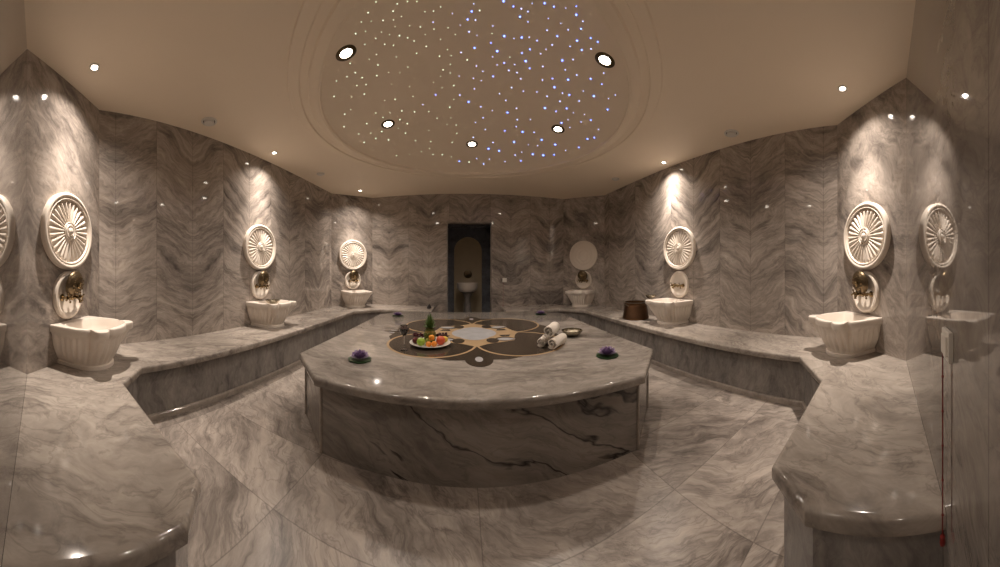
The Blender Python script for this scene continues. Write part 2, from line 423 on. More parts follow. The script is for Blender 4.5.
def axis(a):
    flat(rot2(ccw([(.0, .40), (.46, .78), (.42, .86), (.36, .875), (.24, .925), (.12, .915), (.10, .90), (-.10, .90), (-.12, .915), (-.24, .925), (-.36, .875), (-.42, .86), (-.46, .78)]), a), 0, 1)
    if abs(sin(a)) < .5:
        flat(rot2(circ(0, .90, .115, rx=.17), a), 0, 2)
        flat(rot2(circ(0, .895, .032, 24, rx=.062), a), 2, 3)
    else:
        for sg, L in ((0, .26), (.55, .20), (-.55, .20)): flat(rot2(leaf(0, .80, L, .055, pi / 2 + sg), a), 0, 2 + (sg != 0))
        flat(rot2(leaf(.07, .90, .10, .018, pi / 2 + .35), a), 2, 4); flat(rot2(leaf(-.07, .90, .10, .018, pi / 2 - .35), a), 2, 4)
four(axis)
def lobe(a):
    flat(rot2(circ(.435, .435, .445, 64), a), 1, 5)
    flat(rot2(circ(.435, .435, .420, 64), a), 0, 6)
four(lobe)
qd = [(.52, 0), (.46, .10), (.43, .20), (.40, .35), (.26, .40), (.13, .45), (0, .55)]
full = qd + [(-x, y) for x, y in qd[-2::-1]] + [(-x, -y) for x, y in qd[1:]] + [(x, -y) for x, y in qd[-2:0:-1]]
flat(ccw(full), 1, 7)
for sx in (-1, 1):
    for sy in (-1, 1):
        T = lambda P: ccw([(x * sx, y * sy) for x, y in P])
        flat(T(leaf(.20, .27, .25, .080, .12)), 0, 8)
        flat(T([(.27, .11), (.40, .11), (.37, .19), (.29, .19)]), 0, 8)
        flat(T(circ(.175, .335, .064, 24, rx=.095)), 0, 9)
        flat(T(leaf(.225, .285, .20, .052, .10)), 2, 10)
flat([(r * .92 * cos(t), r * 1.12 * sin(t)) for k in range(64) for t in [2 * pi * k / 64] for r in [.245 + .03 * abs(cos(2 * t))]], 2, 11)
mo.build('mosaic_inlay', [M_mdark, M_mtan, M_mwhite], plat, smooth=None, loc=(.14 - PX, 3.06 - PY, hp + .0004))

# ------------------------------------------------------------------ benches
def bench(name, label, pts, wallside):
    """pts in order; wallside: set of edge indices (i -> i+1) that lie on walls"""
    o = thing(name, label, 'bench', (pts[0][0], pts[0][1], ZF))
    ox, oy = pts[0]
    p = [(x - ox, y - oy) for x, y in pts]; fl = [i not in wallside for i in range(len(p))]
    if area(p) < 0:
        n = len(p); p = p[::-1]; fl = [fl[(n - 2 - i) % n] for i in range(n)]
    h = ZB - ZF
    mb = MB(); mb.loft(p, [(.014, h - .066), (.003, h - .060), (0, h - .050), (0, h - .018), (.004, h - .008), (.012, h - .002), (.022, h)], fl)
    mb.build('seat_slab', M_bench, o)
    mb = MB(); mb.loft(p, [(.045, 0), (.045, h - .066)], fl, cap=False); mb.build('front_panel', M_front, o, smooth=None)
    mb = MB(); mb.loft(p, [(.022, 0), (.022, .040), (.028, .048), (.046, .050)], fl, cap=False, capb=False); mb.build('skirting', M_trim, o)
    return o
g = .0008
bench('stone_bench', 'pale marble wall bench running round the left side of the room', [(-.695, -.104 + g), (-1.994 + g, -.104 + g), (XL + g, .594), (XL + g, 5.086), (-2.002, YB - g), (-.58, YB - g),
      (-.58, 5.09), (-1.60, 5.09), (-2.005, 4.72), (-2.005, .79), (-1.76, .56), (-.825, .56), (-.695, .425)], {0, 1, 2, 3, 4})
bench('stone_bench', 'pale marble wall bench running round the right side of the room', [(.835, -.203 + g), (2.285 - g, -.203 + g), (XR - g, .510), (XR - g, 5.082), (2.304, YB - g), (.85, YB - g),
      (.85, 5.09), (1.93, 5.09), (2.311, 4.72), (2.311, .74), (1.85, .43), (.98, .43), (.835, .25)], {0, 1, 2, 3, 4})

# ------------------------------------------------------------------ wall rosettes
def rosette_mesh():
    NR = 28; mb = MB(); vs = []; fs = []; NA = 30 * 10
    prof = [(.330, 0), (.330, .034), (.324, .044), (.312, .050), (.300, .049), (.292, .042), (.287, .036), (.283, .042), (.276, .045), (.270, .040), (.266, .028), (.2655, .018)]
    rs = [p[0] for p in prof] + [.264, .261, .256, .248, .236, .220, .200, .180, .160, .140, .120, .100, .084, .076]
    def hgt(i, r, a):
        if i < len(prof): return prof[i][1]
        fl = abs(cos(NR * a / 2)) ** .8
        e = math.sqrt(min(1, max(0, (.266 - r) / .020)))
        return .014 + .014 * (1 - r / .266) + .024 * e * fl * (r / .266) ** .5
    for i, r in enumerate(rs):
        for k in range(NA):
            a = 2 * pi * k / NA; z = hgt(i, r, a)
            vs.append((r * cos(a), r * sin(a), z))
    for i in range(len(rs) - 1):
        for k in range(NA): fs.append((i*NA+k, i*NA+(k+1) % NA, (i+1)*NA+(k+1) % NA, (i+1)*NA+k))
    mb.add(vs, fs); return mb
BASINS = [  # centre on the wall (x, y), outward-into-room normal angle
    ('near_left', (-2.325, .225), pi / 4), ('mid_left', (XL, 2.86), 0), ('back_left', (-2.345, 5.433), -pi / 4),
    ('back_right', (2.655, 5.425), -3 * pi / 4), ('mid_right', (XR, 2.83), pi), ('near_right', (2.645, .156), 3 * pi / 4)]
PLACE = ['near left corner by the picture edge', 'middle of the long left wall', 'far left corner', 'dim far right corner', 'middle of the long right wall', 'near right corner']
def face_room(ang): return Matrix.Rotation(ang, 4, 'Z') @ Matrix.Rotation(pi / 2, 4, 'Y') @ Matrix.Rotation(pi / 2, 4, 'Z')
# local frame for wall things: +X out of the wall, Z up.  rosette lies in YZ
toX = Matrix(((0, 0, 1, 0), (1, 0, 0, 0), (0, 1, 0, 0), (0, 0, 0, 1)))
m0 = rosette_mesh(); m0.v = [tuple(toX @ Vector(p)) for p in m0.v]
ros = thing('wall_rosette', '', 'wall ornament')
m0.build('fluted_disc', M_white, ros, smooth=50)
hb = MB(); hb.lathe([(.080, .012), (.080, .038), (.077, .042), (.073, .036), (.066, .034), (.056, .046), (.044, .046), (.040, .038), (.032, .040), (.026, .052), (.012, .058), (0, .059)], 40, M=toX)
hb.build('hub', M_white, ros)
fl_ = thing('wall_rosette', '', 'wall ornament')
q = MB(); q.lathe([(.330, 0), (.330, .034), (.322, .042), (.300, .044), (.290, .040), (.284, .044), (.20, .047), (.195, .044), (.19, .047), (.12, .048), (.115, .045), (.11, .048), (0, .049)], 72, M=toX)
q.build('plain_disc', M_white, fl_)

# ------------------------------------------------------------------ tap set
tap = thing('wall_tap', '', 'tap')
q = MB(); q.lathe([(0, 0), (.205, 0), (.205, .022), (.198, .034), (.180, .038), (.165, .030), (.158, .020), (.150, .016), (0, .014)], 56, M=toX @ Matrix.Diagonal((.92, 1.0, 1, 1)))
o_ = q.build('backplate', M_white, tap); o_['label'] = 'round white marble plate with a raised rim'
q = MB()
q.tube([(.03, -.085, -.015), (.045, -.06, -.018), (.05, 0, -.02), (.045, .06, -.018), (.03, .085, -.015)], .013, 12)
q.ball((.05, 0, -.02), .024, 12)
for s in (-1, 1):
    q.lathe([(0, .014), (.030, .014), (.030, .020), (.014, .026), (.012, .06), (.018, .066), (.018, .078), (.009, .082), (0, .082)], 16, M=toX @ Matrix.Translation((s * .085, -.015, 0)))
q.build('body', M_brass, tap)
q = MB(); q.tube([(.05, 0, -.02), (.09, 0, -.012), (.125, 0, -.018), (.142, 0, -.038), (.144, 0, -.058)], [.014, .013, .012, .012, .014], 12)
q.build('spout', M_brass, tap)
for s in (-1, 1):
    q = MB()
    for k in range(4):
        a = k * pi / 2 + .4; c_ = (.092, s * .085, -.015)
        q.tube([c_, (.092, s * .085 + .034 * cos(a), -.015 + .034 * sin(a))], [.006, .005], 8)
        q.ball((.092, s * .085 + .037 * cos(a), -.015 + .037 * sin(a)), .010, 8)
    q.ball((.098, s * .085, -.015), .012, 10)
    q.build('handle', M_brass, tap)

# ------------------------------------------------------------------ basin
def basin_mesh():
    N = 120; H = .335; mb = MB(); vs = []; fs = []
    def outline(a, d, ear=0.0, flute=0.0, inset=0.0):
        L = d - a; tot = 2 * L + pi * a; P = []
        for k in range(N + 1):
            s = tot * k / N
            if s < L: x, y, nx, ny = s, -a, 0, -1
            elif s < L + pi * a: t = (s - L) / a; x, y, nx, ny = L + a * sin(t), -a * cos(t), sin(t), -cos(t)
            else: x, y, nx, ny = L - (s - L - pi * a), a, 0, 1
            q = s / tot; e = 0
            for c, w_ in ((.340, .040), (.660, .040)): e += math.exp(-((q - c) / w_) ** 4)
            notch = 0
            for c in (.340, .660):
                for sg in (-1, 1): notch += math.exp(-((q - c - sg * .058) / .012) ** 2)
            dd = ear * e - .22 * ear * notch - inset - flute * (1 - abs(sin(pi * 21 * q))) * (1 if .03 < q < .97 else 0)
            P.append((x + nx * dd, y + ny * dd))
        return P
    lv = []
    lv.append((outline(.185, .405), 0)); lv.append((outline(.185, .405), .026)); lv.append((outline(.172, .388), .032))
    for i in range(1, 12):
        h = i / 12; w = .170 + .080 * math.sin(h * pi / 2) ** .85; d = .385 + .098 * math.sin(h * pi / 2) ** .9
        sm = max(0, (h - .35) / .65); sm = sm * sm * (3 - 2 * sm)
        lv.append((outline(w, d, ear=.05 * sm, flute=.024 * min(1, h * 4) * (1 - max(0, h - .85) / .2)), .034 + h * (H - .075 - .034)))
    lv.append((outline(.258, .490, ear=.062), H - .068)); lv.append((outline(.270, .505, ear=.068), H - .060)); lv.append((outline(.275, .512, ear=.07), H - .050))
    lv.append((outline(.275, .512, ear=.07), H - .010)); lv.append((outline(.272, .508, ear=.07), H - .003)); lv.append((outline(.265, .50, ear=.068), H))
    for P, z in lv:
        for x, y in P: vs.append((x, y, z))
    n = N + 1
    for i in range(len(lv) - 1):
        for k in range(N): fs.append((i*n+k, i*n+k+1, (i+1)*n+k+1, (i+1)*n+k))
        fs.append((i*n+N, i*n, (i+1)*n, (i+1)*n+N))
    fs.append(tuple(range(n))[::-1])
    # rim top to the round-cornered hollow
    def hollow(a, d0, d1, z):
        P = []
        for x, y in lv[-1][0]:
            cx_ = (d0 + d1) / 2; px, py = x - cx_, y; r = math.hypot(px, py); ux, uy = px / r, py / r
            ex = 3.2; hx = (d1 - d0) / 2
            q = (abs(ux / hx) ** ex + abs(uy / a) ** ex) ** (-1 / ex)
            P.append((cx_ + ux * q, uy * q, z))
        return P
    base = (len(lv) - 1) * n
    hol = [hollow(.236, .045, .472, H), hollow(.228, .052, .465, H - .012), hollow(.225, .065, .45, H - .06), hollow(.19, .09, .41, H - .13), hollow(.12, .15, .35, H - .175), hollow(.03, .23, .27, H - .185)]
    for j, P in enumerate(hol):
        b = len(vs); vs += P
        for k in range(N): fs.append((base+k, base+k+1, b+k+1, b+k))
        fs.append((base+N, base, b, b+N)); base = b
    fs.append(tuple(base + k for k in range(n)))
    mb.add(vs, fs); return mb, H
bmesh_, BH = basin_mesh()
bas = bmesh_.build('wall_basin', M_basin, smooth=40)
# brass bowls
def bowl_mesh(r, h, th=.004, foot=.4):
    P = [(0, .0), (r * foot, 0)] + [(r * (foot + (1 - foot) * sin(t * pi / 2) ** .8), h * t) for t in [k / 10 for k in range(1, 11)]]
    P += [(r + .004, h + .003), (r - .004, h + .003)]
    P += [(r * (foot + (1 - foot) * sin(t * pi / 2) ** .8) - th, h * t + .002) for t in [k / 10 for k in range(9, 0, -1)]] + [(r * foot - th, .006), (0, .014), ]
    return P
hung = thing('bath_bowl', '', 'bowl')
q = MB(); q.lathe(bowl_mesh(.112, .050), 40); q.build('bowl_body', M_abrass, hung)
q = MB(); q.lathe([(.030, -.002), (.030, -.010), (.022, -.014), (.014, -.012), (.008, -.018), (0, -.02)], 24); 
for k in range(12):
    a = 2 * pi * k / 12; q.ball((.062 * cos(a), .062 * sin(a), .008), .012, 8, sc=(1, 1, .5))
q.build('embossed_boss', M_brass, hung)

first = dict(ros=True, tap=True, bas=True, hung=True)
def use(key, src):
    if first[key]: first[key] = False; return src
    return copy_tree(src)
tapl = ['brass two-handle tap on a round white plate', ]
for i, (nm, (x, y), a) in enumerate(BASINS):
    px = (-.04 if nm == 'mid_left' else 0)
    zr = .335
    if nm == 'back_right': r_ = fl_
    else: r_ = use('ros', ros)
    r_.location = (x + .001 * cos(a), y + .001 * sin(a), zr); r_.rotation_euler = (0, 0, a)
    kind = 'flat plain' if nm == 'back_right' else 'fluted sunburst'
    r_['label'] = f'{kind} white marble disc on the wall, {PLACE[i]}'; r_['category'] = 'wall ornament'; r_['group'] = 'marble discs above the basins'
    t = use('tap', tap); t.location = (x + .001 * cos(a), y + .001 * sin(a), -.215); t.rotation_euler = (0, 0, a)
    t['label'] = f'brass tap on a round white plate, {PLACE[i]}'; t['category'] = 'tap'; t['group'] = 'brass taps on round marble plates'
    b = use('bas', bas); sh = {'near_left': .055, 'near_right': -.055}.get(nm, 0); b.location = (x + .003 * cos(a) - sh * sin(a), y + .003 * sin(a) + sh * cos(a), ZB + .001); b.rotation_euler = (0, 0, a)
    b['label'] = f'white fluted marble basin on the bench, {PLACE[i]}'; b['category'] = 'basin'; b['group'] = 'fluted marble basins on the benches'
    if nm != 'mid_right':
        h = use('hung', hung)
        e = Vector((cos(a), sin(a), 0)); c = Vector((x, y, -.125)) + e * .135
        h.matrix_world = Matrix.Translation(c) @ Matrix.Rotation(a, 4, 'Z') @ Matrix.Rotation(-pi / 2 + .18, 4, 'Y')
        h.location = c; h.rotation_euler = (Matrix.Rotation(a, 4, 'Z') @ Matrix.Rotation(-pi / 2 + .18, 4, 'Y')).to_euler()
        h['label'] = f'dark engraved brass bowl hung above the tap, {PLACE[i]}'; h['category'] = 'bowl'; h['group'] = 'brass bowls hung on the taps'

# ------------------------------------------------------------------ lamps
def downlight(label, loc, r, nrm=(0, 0, -1), power=0, ang=90, blend=.6, rim=M_plastic, aim=None, group=None, soft=.03, spill=False):
    o = thing('downlight', label, 'ceiling light', loc, group=group)
    z = -Vector(nrm).normalized(); o.rotation_euler = z.to_track_quat('Z', 'Y').to_euler()
    q = MB(); q.lathe([(r * .58, .0), (r * .60, -.006), (r * .92, -.008), (r, -.004), (r, .0)], 36); q.build('trim_ring', rim, o)
    q = MB(); q.lathe([(0, -.0045), (r * .3, -.0045), (r * .58, -.003)], 28); q.build('lens', M_lens, o)
    if power:
        l = bpy.data.lights.new('spot', 'SPOT'); l.energy = power; l.color = WARM; l.spot_size = R(ang); l.spot_blend = blend; l.shadow_soft_size = soft
        lo = bpy.data.objects.new('spot', l); COL.objects.link(lo)
        lo.location = Vector(loc) + Vector(nrm).normalized() * .015
        if not aim: aim = (loc[0], loc[1], 0)
        if True: lo.rotation_euler = (o.rotation_euler.to_matrix().inverted() @ (Vector(loc) - Vector(aim))).to_track_quat('Z', 'Y').to_euler()
        lo.parent = o; lo.location = (0, 0, -.015)
        if spill:
            l2 = l.copy(); l2.energy = 32.0; l2.spot_size = R(135); l2.spot_blend = 1.0
            ls = bpy.data.objects.new('spot_spill', l2); COL.objects.link(ls); ls.parent = o; ls.location = (0, 0, -.015)
    return o
sp = [((-2.13, .43), 0), ((-2.42, 2.87), 1), ((-2.05, 5.14), 2), ((2.80, 2.98), 4), ((2.40, .36), 5)]
for (x, y), bi in sp:
    w = Vector(BASINS[bi][1]); p = Vector((x, y))
    downlight(f'small ceiling spotlight above the basin in the {PLACE[bi]}', (x, y, ZC - .001), .045, power=BASIN_W, ang=64, blend=1.0, spill=True,
              aim=(x * .8 + w.x * .2, y * .8 + w.y * .2, 0), group='small spotlights above the basins', soft=.02)
ring = [((0.14, 4.20), 'front middle, lowest in the picture'), ((-.99, 3.52), 'second from the left'), ((1.27, 3.52), 'second from the right'), ((1.24, 2.13), 'far right'), ((-1.02, 2.14), 'far left')]
hexl = ['farthest from the camera, at the middle of the dome', 'left far side of the dome', 'right far side of the dome', 'large, near right side of the dome', 'large, near left side of the dome']
DL = [dome_px(472, 144), dome_px(388, 124), dome_px(558, 129), dome_px(605, 60), dome_px(346, 53)]
for k, (dx, dy) in enumerate(DL):
    r = math.hypot(dx, dy); z = dome_z(r)
    e = 1e-3; sl = (dome_z(r + e) - dome_z(r - e)) / (2 * e)
    nrm = Vector((dx / r * sl, dy / r * sl, -1))
    downlight(f'round bronze-rimmed dome light, {hexl[k]}', (DC[0] + dx, DC[1] + dy, z), .085, nrm=nrm, power=DOME_W, ang=140, blend=.6, rim=M_ring,
              group='bronze-rimmed lights in the dome', soft=.04)

# stars of the dome
def star(name, label, r, mat, group):
    q = MB(); q.lathe([(r, 0), (r * .8, -r * .45), (0, -r * .7)], 8)
    o = q.build(name, mat, smooth=60); tag(o, label, 'star light', group); return o
protos = {
 'b': star('star_light', 'bright blue fibre optic star point in the right half of the dome', .0085, M_blue, 'bright blue star points'),
 'c': star('star_light', 'small pale blue star point in the dome ceiling', .006, M_bluew, 'small pale blue star points'),
 'w': star('star_light', 'tiny greenish-white star point in the left half of the dome', .0068, M_pale, 'tiny greenish-white star points')}
usedp = set(); pts = []; px_ = []
tries = 0
while len(pts) < 255 and tries < 40000:
    tries += 1
    u, v = random.uniform(318, 634), random.uniform(1, 172)
    x, y = dome_px(u, v)
    if math.hypot(x, y) > 1.50: continue
    if any((u - a) ** 2 + (v - b) ** 2 < 7 ** 2 for a, b in px_): continue
    if any((x - a) ** 2 + (y - b) ** 2 < .13 ** 2 for a, b in DL): continue
    X, Y = DC[0] + x, DC[1] + y; z = dome_z(math.hypot(x, y)); px_.append((u, v))
    pts.append((x, y)); t = x + random.gauss(0, .25)
    k = 'w' if t < -.15 else ('b' if random.random() < (.45 if t > .25 else .22) else 'c')
    if k in usedp: o = protos[k].copy(); COL.objects.link(o)
    else: o = protos[k]; usedp.add(k)
    o.location = (X, Y, z - .001); s = random.uniform(.6, 1.15) * math.hypot(X, Y) / 3.0; o.scale = (s, s, s)

# round ceiling speakers / vents
def vent(label, x, y, r):
    o = thing('ceiling_vent', label, 'ceiling vent', (x, y, ZC - .0005), group='round white ceiling vents')
    q = MB(); q.lathe([(r, 0), (r, -.006), (r * .93, -.012), (r * .80, -.012), (r * .76, -.004), (r * .76, -.001)], 40); q.build('frame', M_plastic, o)
    q = MB(); q.lathe([(r * .76, -.001), (r * .62, -.001)], 40); q.build('shadow_gap', M_black, o)  # flat black ring, the shade of the gap put into its colour
    q = MB(); q.lathe([(r * .66, -.001), (r * .64, -.020), (r * .58, -.026), (r * .3, -.028), (0, -.028)], 36); q.build('centre_cap', M_plastic, o)
vent('round white vent in the ceiling near the left wall, closer one', -2.40, 1.74, .088)
vent('round white vent in the ceiling near the right wall, closer one', 2.72, 1.72, .088)
vent('small round vent in the ceiling near the far left corner', -2.30, 3.95, .07)
vent('small round vent in the ceiling near the far right corner', 2.62, 4.05, .07)

# ------------------------------------------------------------------ emergency pull cords
def pull_cord(label, x, y, zt, zb, a, M_c=M_red):
    o = thing('pull_cord', label, 'pull cord', (x, y, zt), a, 'emergency pull cords')
    q = MB(); q.rbox((-.045, 0, -.045), (.045, .014, .045), .003); q.rbox((-.030, .014, -.030), (.030, .020, .030), .002); q.build('switch_plate', M_plastic, o)
    q = MB(); q.tube([(.032, .014, -.03), (.032, .014, (zb - zt) * .5), (.034, .014, zb - zt)], .0022, 8); q.build('cord', M_c, o)
    L = zt - zb
    for k in range(1, 6): q = MB(); q.ball((.032, .014, -L * k / 5.6), .0045, 8); q.build('knot', M_c, o)
    q = MB(); q.lathe([(0, 0), (.008, -.004), (.010, -.022), (.008, -.03), (0, -.032)], 14, M=Matrix.Translation((.034, .014, zb - zt))); q.build('bobble', M_c, o)
pull_cord('red emergency pull cord below a white switch plate beside the bench end', .79, -.202, -.225, -.835, 0)
pull_cord('pull cord below a small white switch on the far wall, right of the doorway', .93, YB - .001, -.215, -.76, pi)

# ------------------------------------------------------------------ fountain in the alcove
f = thing('pedestal_fountain', 'grey fluted pedestal basin standing in the dark alcove beyond the doorway', 'fountain', (.14, 6.62, ZF))
q = MB(); q.lathe([(0, 0), (.15, 0), (.15, .03), (.13, .06), (.10, .25), (.07, .45), (.062, .54), (.075, .60), (.12, .68), (.17, .72), (0, .73)], 48, mod=lambda a, z: 1 + .05 * abs(cos(8 * a))); q.build('pedestal', M_front, f)
q = MB(); q.lathe([(0, .725), (.17, .725), (.21, .76), (.238, .83), (.242, .90), (.252, .92), (.252, .94), (.228, .94), (.21, .90), (.16, .81), (0, .79)], 72, mod=lambda a, z: 1 + (.05 * abs(cos(12 * a)) if z < .91 else .03)); q.build('bowl', M_basin, f)
s_ = thing('wall_spout', 'dark bronze spout on the alcove niche above the pedestal basin', 'tap', (.16, YV + .20, -.10))
q = MB(); q.lathe([(0, 0), (.11, 0), (.11, .012), (.09, .02), (.05, .02), (0, .03)], 30, M=Matrix.Rotation(pi / 2, 4, 'X')); q.build('mask', M_abrass, s_)
q = MB(); q.tube([(0, -.02, -.01), (0, -.10, -.0), (0, -.13, -.03)], [.02, .018, .016], 10)
for sx in (-1, 1): q.ball((sx * .06, -.035, -.04), .028, 10)
q.build('nozzle', M_abrass, s_)
q = MB(); q.lathe([(0, 0), (.045, 0), (.05, .01), (.035, .05), (.015, .075), (.012, .09), (0, .095)], 18)  # pot-like stand-in shape for a dark spot of unknown nature
tag(q.build('small_dark_object', M_black, loc=(-.66, 5.40, ZB)), 'small unidentified dark object on the end of the far bench, left of the doorway', 'object')

# ------------------------------------------------------------------ copper bucket and loose bowls
b = thing('copper_bucket', 'round worn copper bucket on the right bench beside the middle basin', 'bucket', (2.62, 3.45, ZB + .001))
q = MB(); q.lathe([(0, .0), (.205, 0), (.212, .012), (.212, .03), (.205, .05), (.185, .20), (.178, .225), (.186, .235), (.190, .25), (.186, .262), (.176, .262), (.17, .22), (.19, .04), (.19, .012), (0, .01)], 48); q.build('body', M_copper, b)
q = MB(); q.lathe([(.1785, .256), (.194, .258), (.194, .268), (.178, .268)], 48); q.build('tinned_rim', M_tin, b)
for s in (-1, 1):
    q = MB(); q.tube([(s * .182, -.05, .215), (s * .215, -.045, .235), (s * .225, 0, .245), (s * .215, .045, .235), (s * .182, .05, .215)], .007, 8); q.build('handle', M_tin, b)
def loose(label, loc, r, h, tilt=0, mat=M_silver, group=None, foot=.5):
    o = thing('metal_bowl', label, 'bowl', loc, group=group); o.rotation_euler = (tilt, 0, 0)
    q = MB(); q.lathe(bowl_mesh(r, h, foot=foot), 44); q.build('bowl_body', mat, o)
    q = MB(); q.lathe([(r + .002, h - .006), (r + .008, h - .002), (r + .008, h + .004), (r + .001, h + .005)], 44); q.build('rolled_rim', mat, o); return o
loose('wide hammered silver bowl on the platform behind the rolled towels', (1.18, 2.70, ZP + .0035), .108, .058, group=None)
loose('silver bowl resting on the rim of the middle left basin', (XL + .37, 2.72, ZB + BH - .008), .092, .05)
loose('silver bowl resting on the rim of the middle right basin beside the copper bucket', (XR - .30, 3.17, ZB + BH + .004), .075, .045)

# ------------------------------------------------------------------ rolled towels
def towel(label, loc, rz, L, Rr, turns=1.9, end=0):
    mb = MB(); n = 90; th = Rr / turns; P = []; r0 = .006
    for k in range(n + 1):
        t = k / n; a = t * turns * 2 * pi; r = r0 + (Rr - th * .135 - r0) * t
        P.append((r * cos(a), r * sin(a)))
    out = []; inn = []
    for k in range(n + 1):
        a = Vector(P[max(0, k-1)]); c = Vector(P[min(n, k+1)]); d = (c - a).normalized(); nn = Vector((d.y, -d.x)); p = Vector(P[k])
        w = th * .135 * (1 if k < n - 3 else .4 + .2 * (n - k))
        out.append(p + nn * w); inn.append(p - nn * w)
    loop = out + inn[::-1]; m = len(loop); sec = 14; vs = []; fs = []
    rnd = random.Random(int(rz * 100) + 3)
    for j in range(sec + 1):
        x = -L / 2 + L * j / sec
        q = j / sec; bulge = 1 - .07 * (abs(2 * q - 1) ** 6) + .012 * sin(9 * q + rz)
        for k, p in enumerate(loop):
            rr = p.length; ecc = .004 * sin(3 * math.atan2(p.y, p.x) + 4 * q) * rr / Rr
            dome = (.010 * (1 - rr / Rr)) * (1 if j == sec else (-1 if j == 0 else 0))
            vs.append((x + dome + (rnd.uniform(-.001, .001)), p.x * (bulge) + ecc, p.y * (bulge)))
    for j in range(sec):
        for k in range(m): fs.append((j*m+k, j*m+(k+1) % m, (j+1)*m+(k+1) % m, (j+1)*m+k))
    # end caps as strips between outer and inner lines
    for j in (0, sec):
        for k in range(n): fs.append((j*m+k, j*m+k+1, j*m+m-2-k, j*m+m-1-k))
    mb.add(vs, fs); o = mb.build('rolled_towel', M_towel, smooth=50, loc=loc); o.rotation_euler = (0, 0, rz)
    return tag(o, label, 'towel', 'rolled white towels on the platform')
dr = math.atan2(.16, .20)
towel('rolled white towel lying at the right of the towel pile on the platform', (.885, 2.37, ZP + .0615), .78, .25, .061)
towel('rolled white towel at the left of the pile, mostly behind the others', (.775, 2.465, ZP + .053), 1.0, .20, .052)
towel('rolled white towel lying on top of the two others', (.845, 2.43, ZP + .162), .97, .24, .066)

# ------------------------------------------------------------------ water-lily ornaments
M_pad = plain('dark_green_pad', (44, 70, 40), .4, noise=.3, nscale=30)
M_petal = plain('violet_petal', (160, 142, 172), .5, noise=.3, nscale=40)
M_petal2 = plain('dark_violet_petal', (128, 104, 146), .5, noise=.3, nscale=40)
M_yel = plain('yellow_stamen', (190, 150, 60), .6)
def petal(mb, a, L, w, lift, base_r=.008, z0=.012, mi=0, curl=.3):
    n = 6; vs = []; fs = []
    for i in range(n + 1):
        t = i / n; wd = w * sin(pi * min(1, .12 + t * .88)) ** .8 if t < 1 else .0005
        ang = lift + curl * t; r = base_r + L * t * cos(lift) ; z = z0 + L * (sin(lift) * t + .25 * curl * t * t)
        for j, s in enumerate((-1, 0, 1)):
            vs.append((r * cos(a) - s * wd * sin(a), r * sin(a) + s * wd * cos(a), z + (.006 * abs(s) * (1 - t))))
    for i in range(n):
        for j in range(2): fs.append((i*3+j, i*3+j+1, (i+1)*3+j+1, (i+1)*3+j))
    mb.add(vs, fs, mi)
lily = thing('water_lily', '', 'artificial flower')
q = MB(); n = 40; vs = [(0, 0, .004)]
for k in range(n + 1):
    a = .12 + (2 * pi - .24) * k / n; vs.append((.094 * cos(a) * (1 + .02 * sin(9 * a)), .094 * sin(a) * (1 + .02 * sin(9 * a)), .010 + .003 * sin(5 * a)))
for k in range(n + 1): x, y, z = vs[1 + k]; vs.append((x, y, z - .005))
vs.append((0, 0, .0))
fs = [(0, k + 1, k + 2) for k in range(n)] + [(k + 1, k + 2, n + 3 + k, n + 2 + k) for k in range(n)] + [(2 * n + 3, n + 3 + k, n + 2 + k) for k in range(n)]
q.add(vs, fs); q.build('lily_pad', M_pad, lily)
rows = [(10, .078, .028, .30, 0), (10, .074, .027, .60, 1), (8, .066, .024, .90, 0), (6, .054, .018, 1.18, 1)]
for ri, (c, L, w, lift, mi) in enumerate(rows):
    q = MB()
    for k in range(c): petal(q, 2 * pi * (k + .5 * (ri % 2)) / c, L, w, lift, z0=.010 + .004 * ri)
    o_ = q.build('petals', M_petal if mi == 0 else M_petal2, lily, smooth=60)
q = MB()
q.ball((0, 0, .03), .014, 10)
q.build('stamens', M_yel, lily)
spots = [((-.80, 2.00), 'front left', .4), ((1.165, 1.93), 'front right', 2.0), ((-1.00, 4.10), 'far left', 3.0), ((1.27, 4.18), 'far right', 4.4)]
for i, ((x, y), w, rz) in enumerate(spots):
    o = lily if i == 0 else copy_tree(lily)
    o.location = (x, y, ZP + .001); o.rotation_euler = (0, 0, rz); o['category'] = 'artificial flower'
    o['label'] = f'purple water lily on a green pad at the {w} corner of the platform'; o['group'] = 'purple water lilies on the platform corners'
    if i > 1: o.scale = (1.0, 1.0, .8)

# ------------------------------------------------------------------ wine glass
m, t, bs = new('clear_glass'); bs.inputs['Base Color'].default_value = (1, 1, 1, 1); bs.inputs['Roughness'].default_value = .0; bs.inputs['Transmission Weight'].default_value = 1; bs.inputs['IOR'].default_value = 1.45
M_glass = m
M_wine = plain('dark_red_wine', (46, 10, 14), .08, spec=.5)
gl = thing('wine_glass', 'stemmed glass of dark red wine on the platform left of the fruit plate', 'wine glass', (-.515, 2.36, ZP + .0045))
q = MB(); q.lathe([(0, 0), (.034, 0), (.034, .002), (.012, .005), (0, .006)], 32); q.build('foot', M_glass, gl)
q = MB(); q.tube([(0, 0, .004), (0, 0, .03), (0, 0, .115), (0, 0, .128)], [.005, .0035, .0035, .006], 12, caps=False); q.build('stem', M_glass, gl)
BW = [(.0, .124), (.018, .130), (.036, .150), (.044, .175), (.044, .195), (.038, .220), (.0365, .222)]
q = MB(); q.lathe(BW + [(.0355, .220), (.0425, .195), (.0425, .175), (.0345, .151), (.017, .132), (0, .126)], 36); q.build('bowl', M_glass, gl)
q = MB(); q.lathe([(0, .1268), (.016, .1328), (.0335, .1518), (.0415, .175), (.0418, .192), (.0414, .197), (0, .197)], 36); q.build('wine', M_wine, gl)

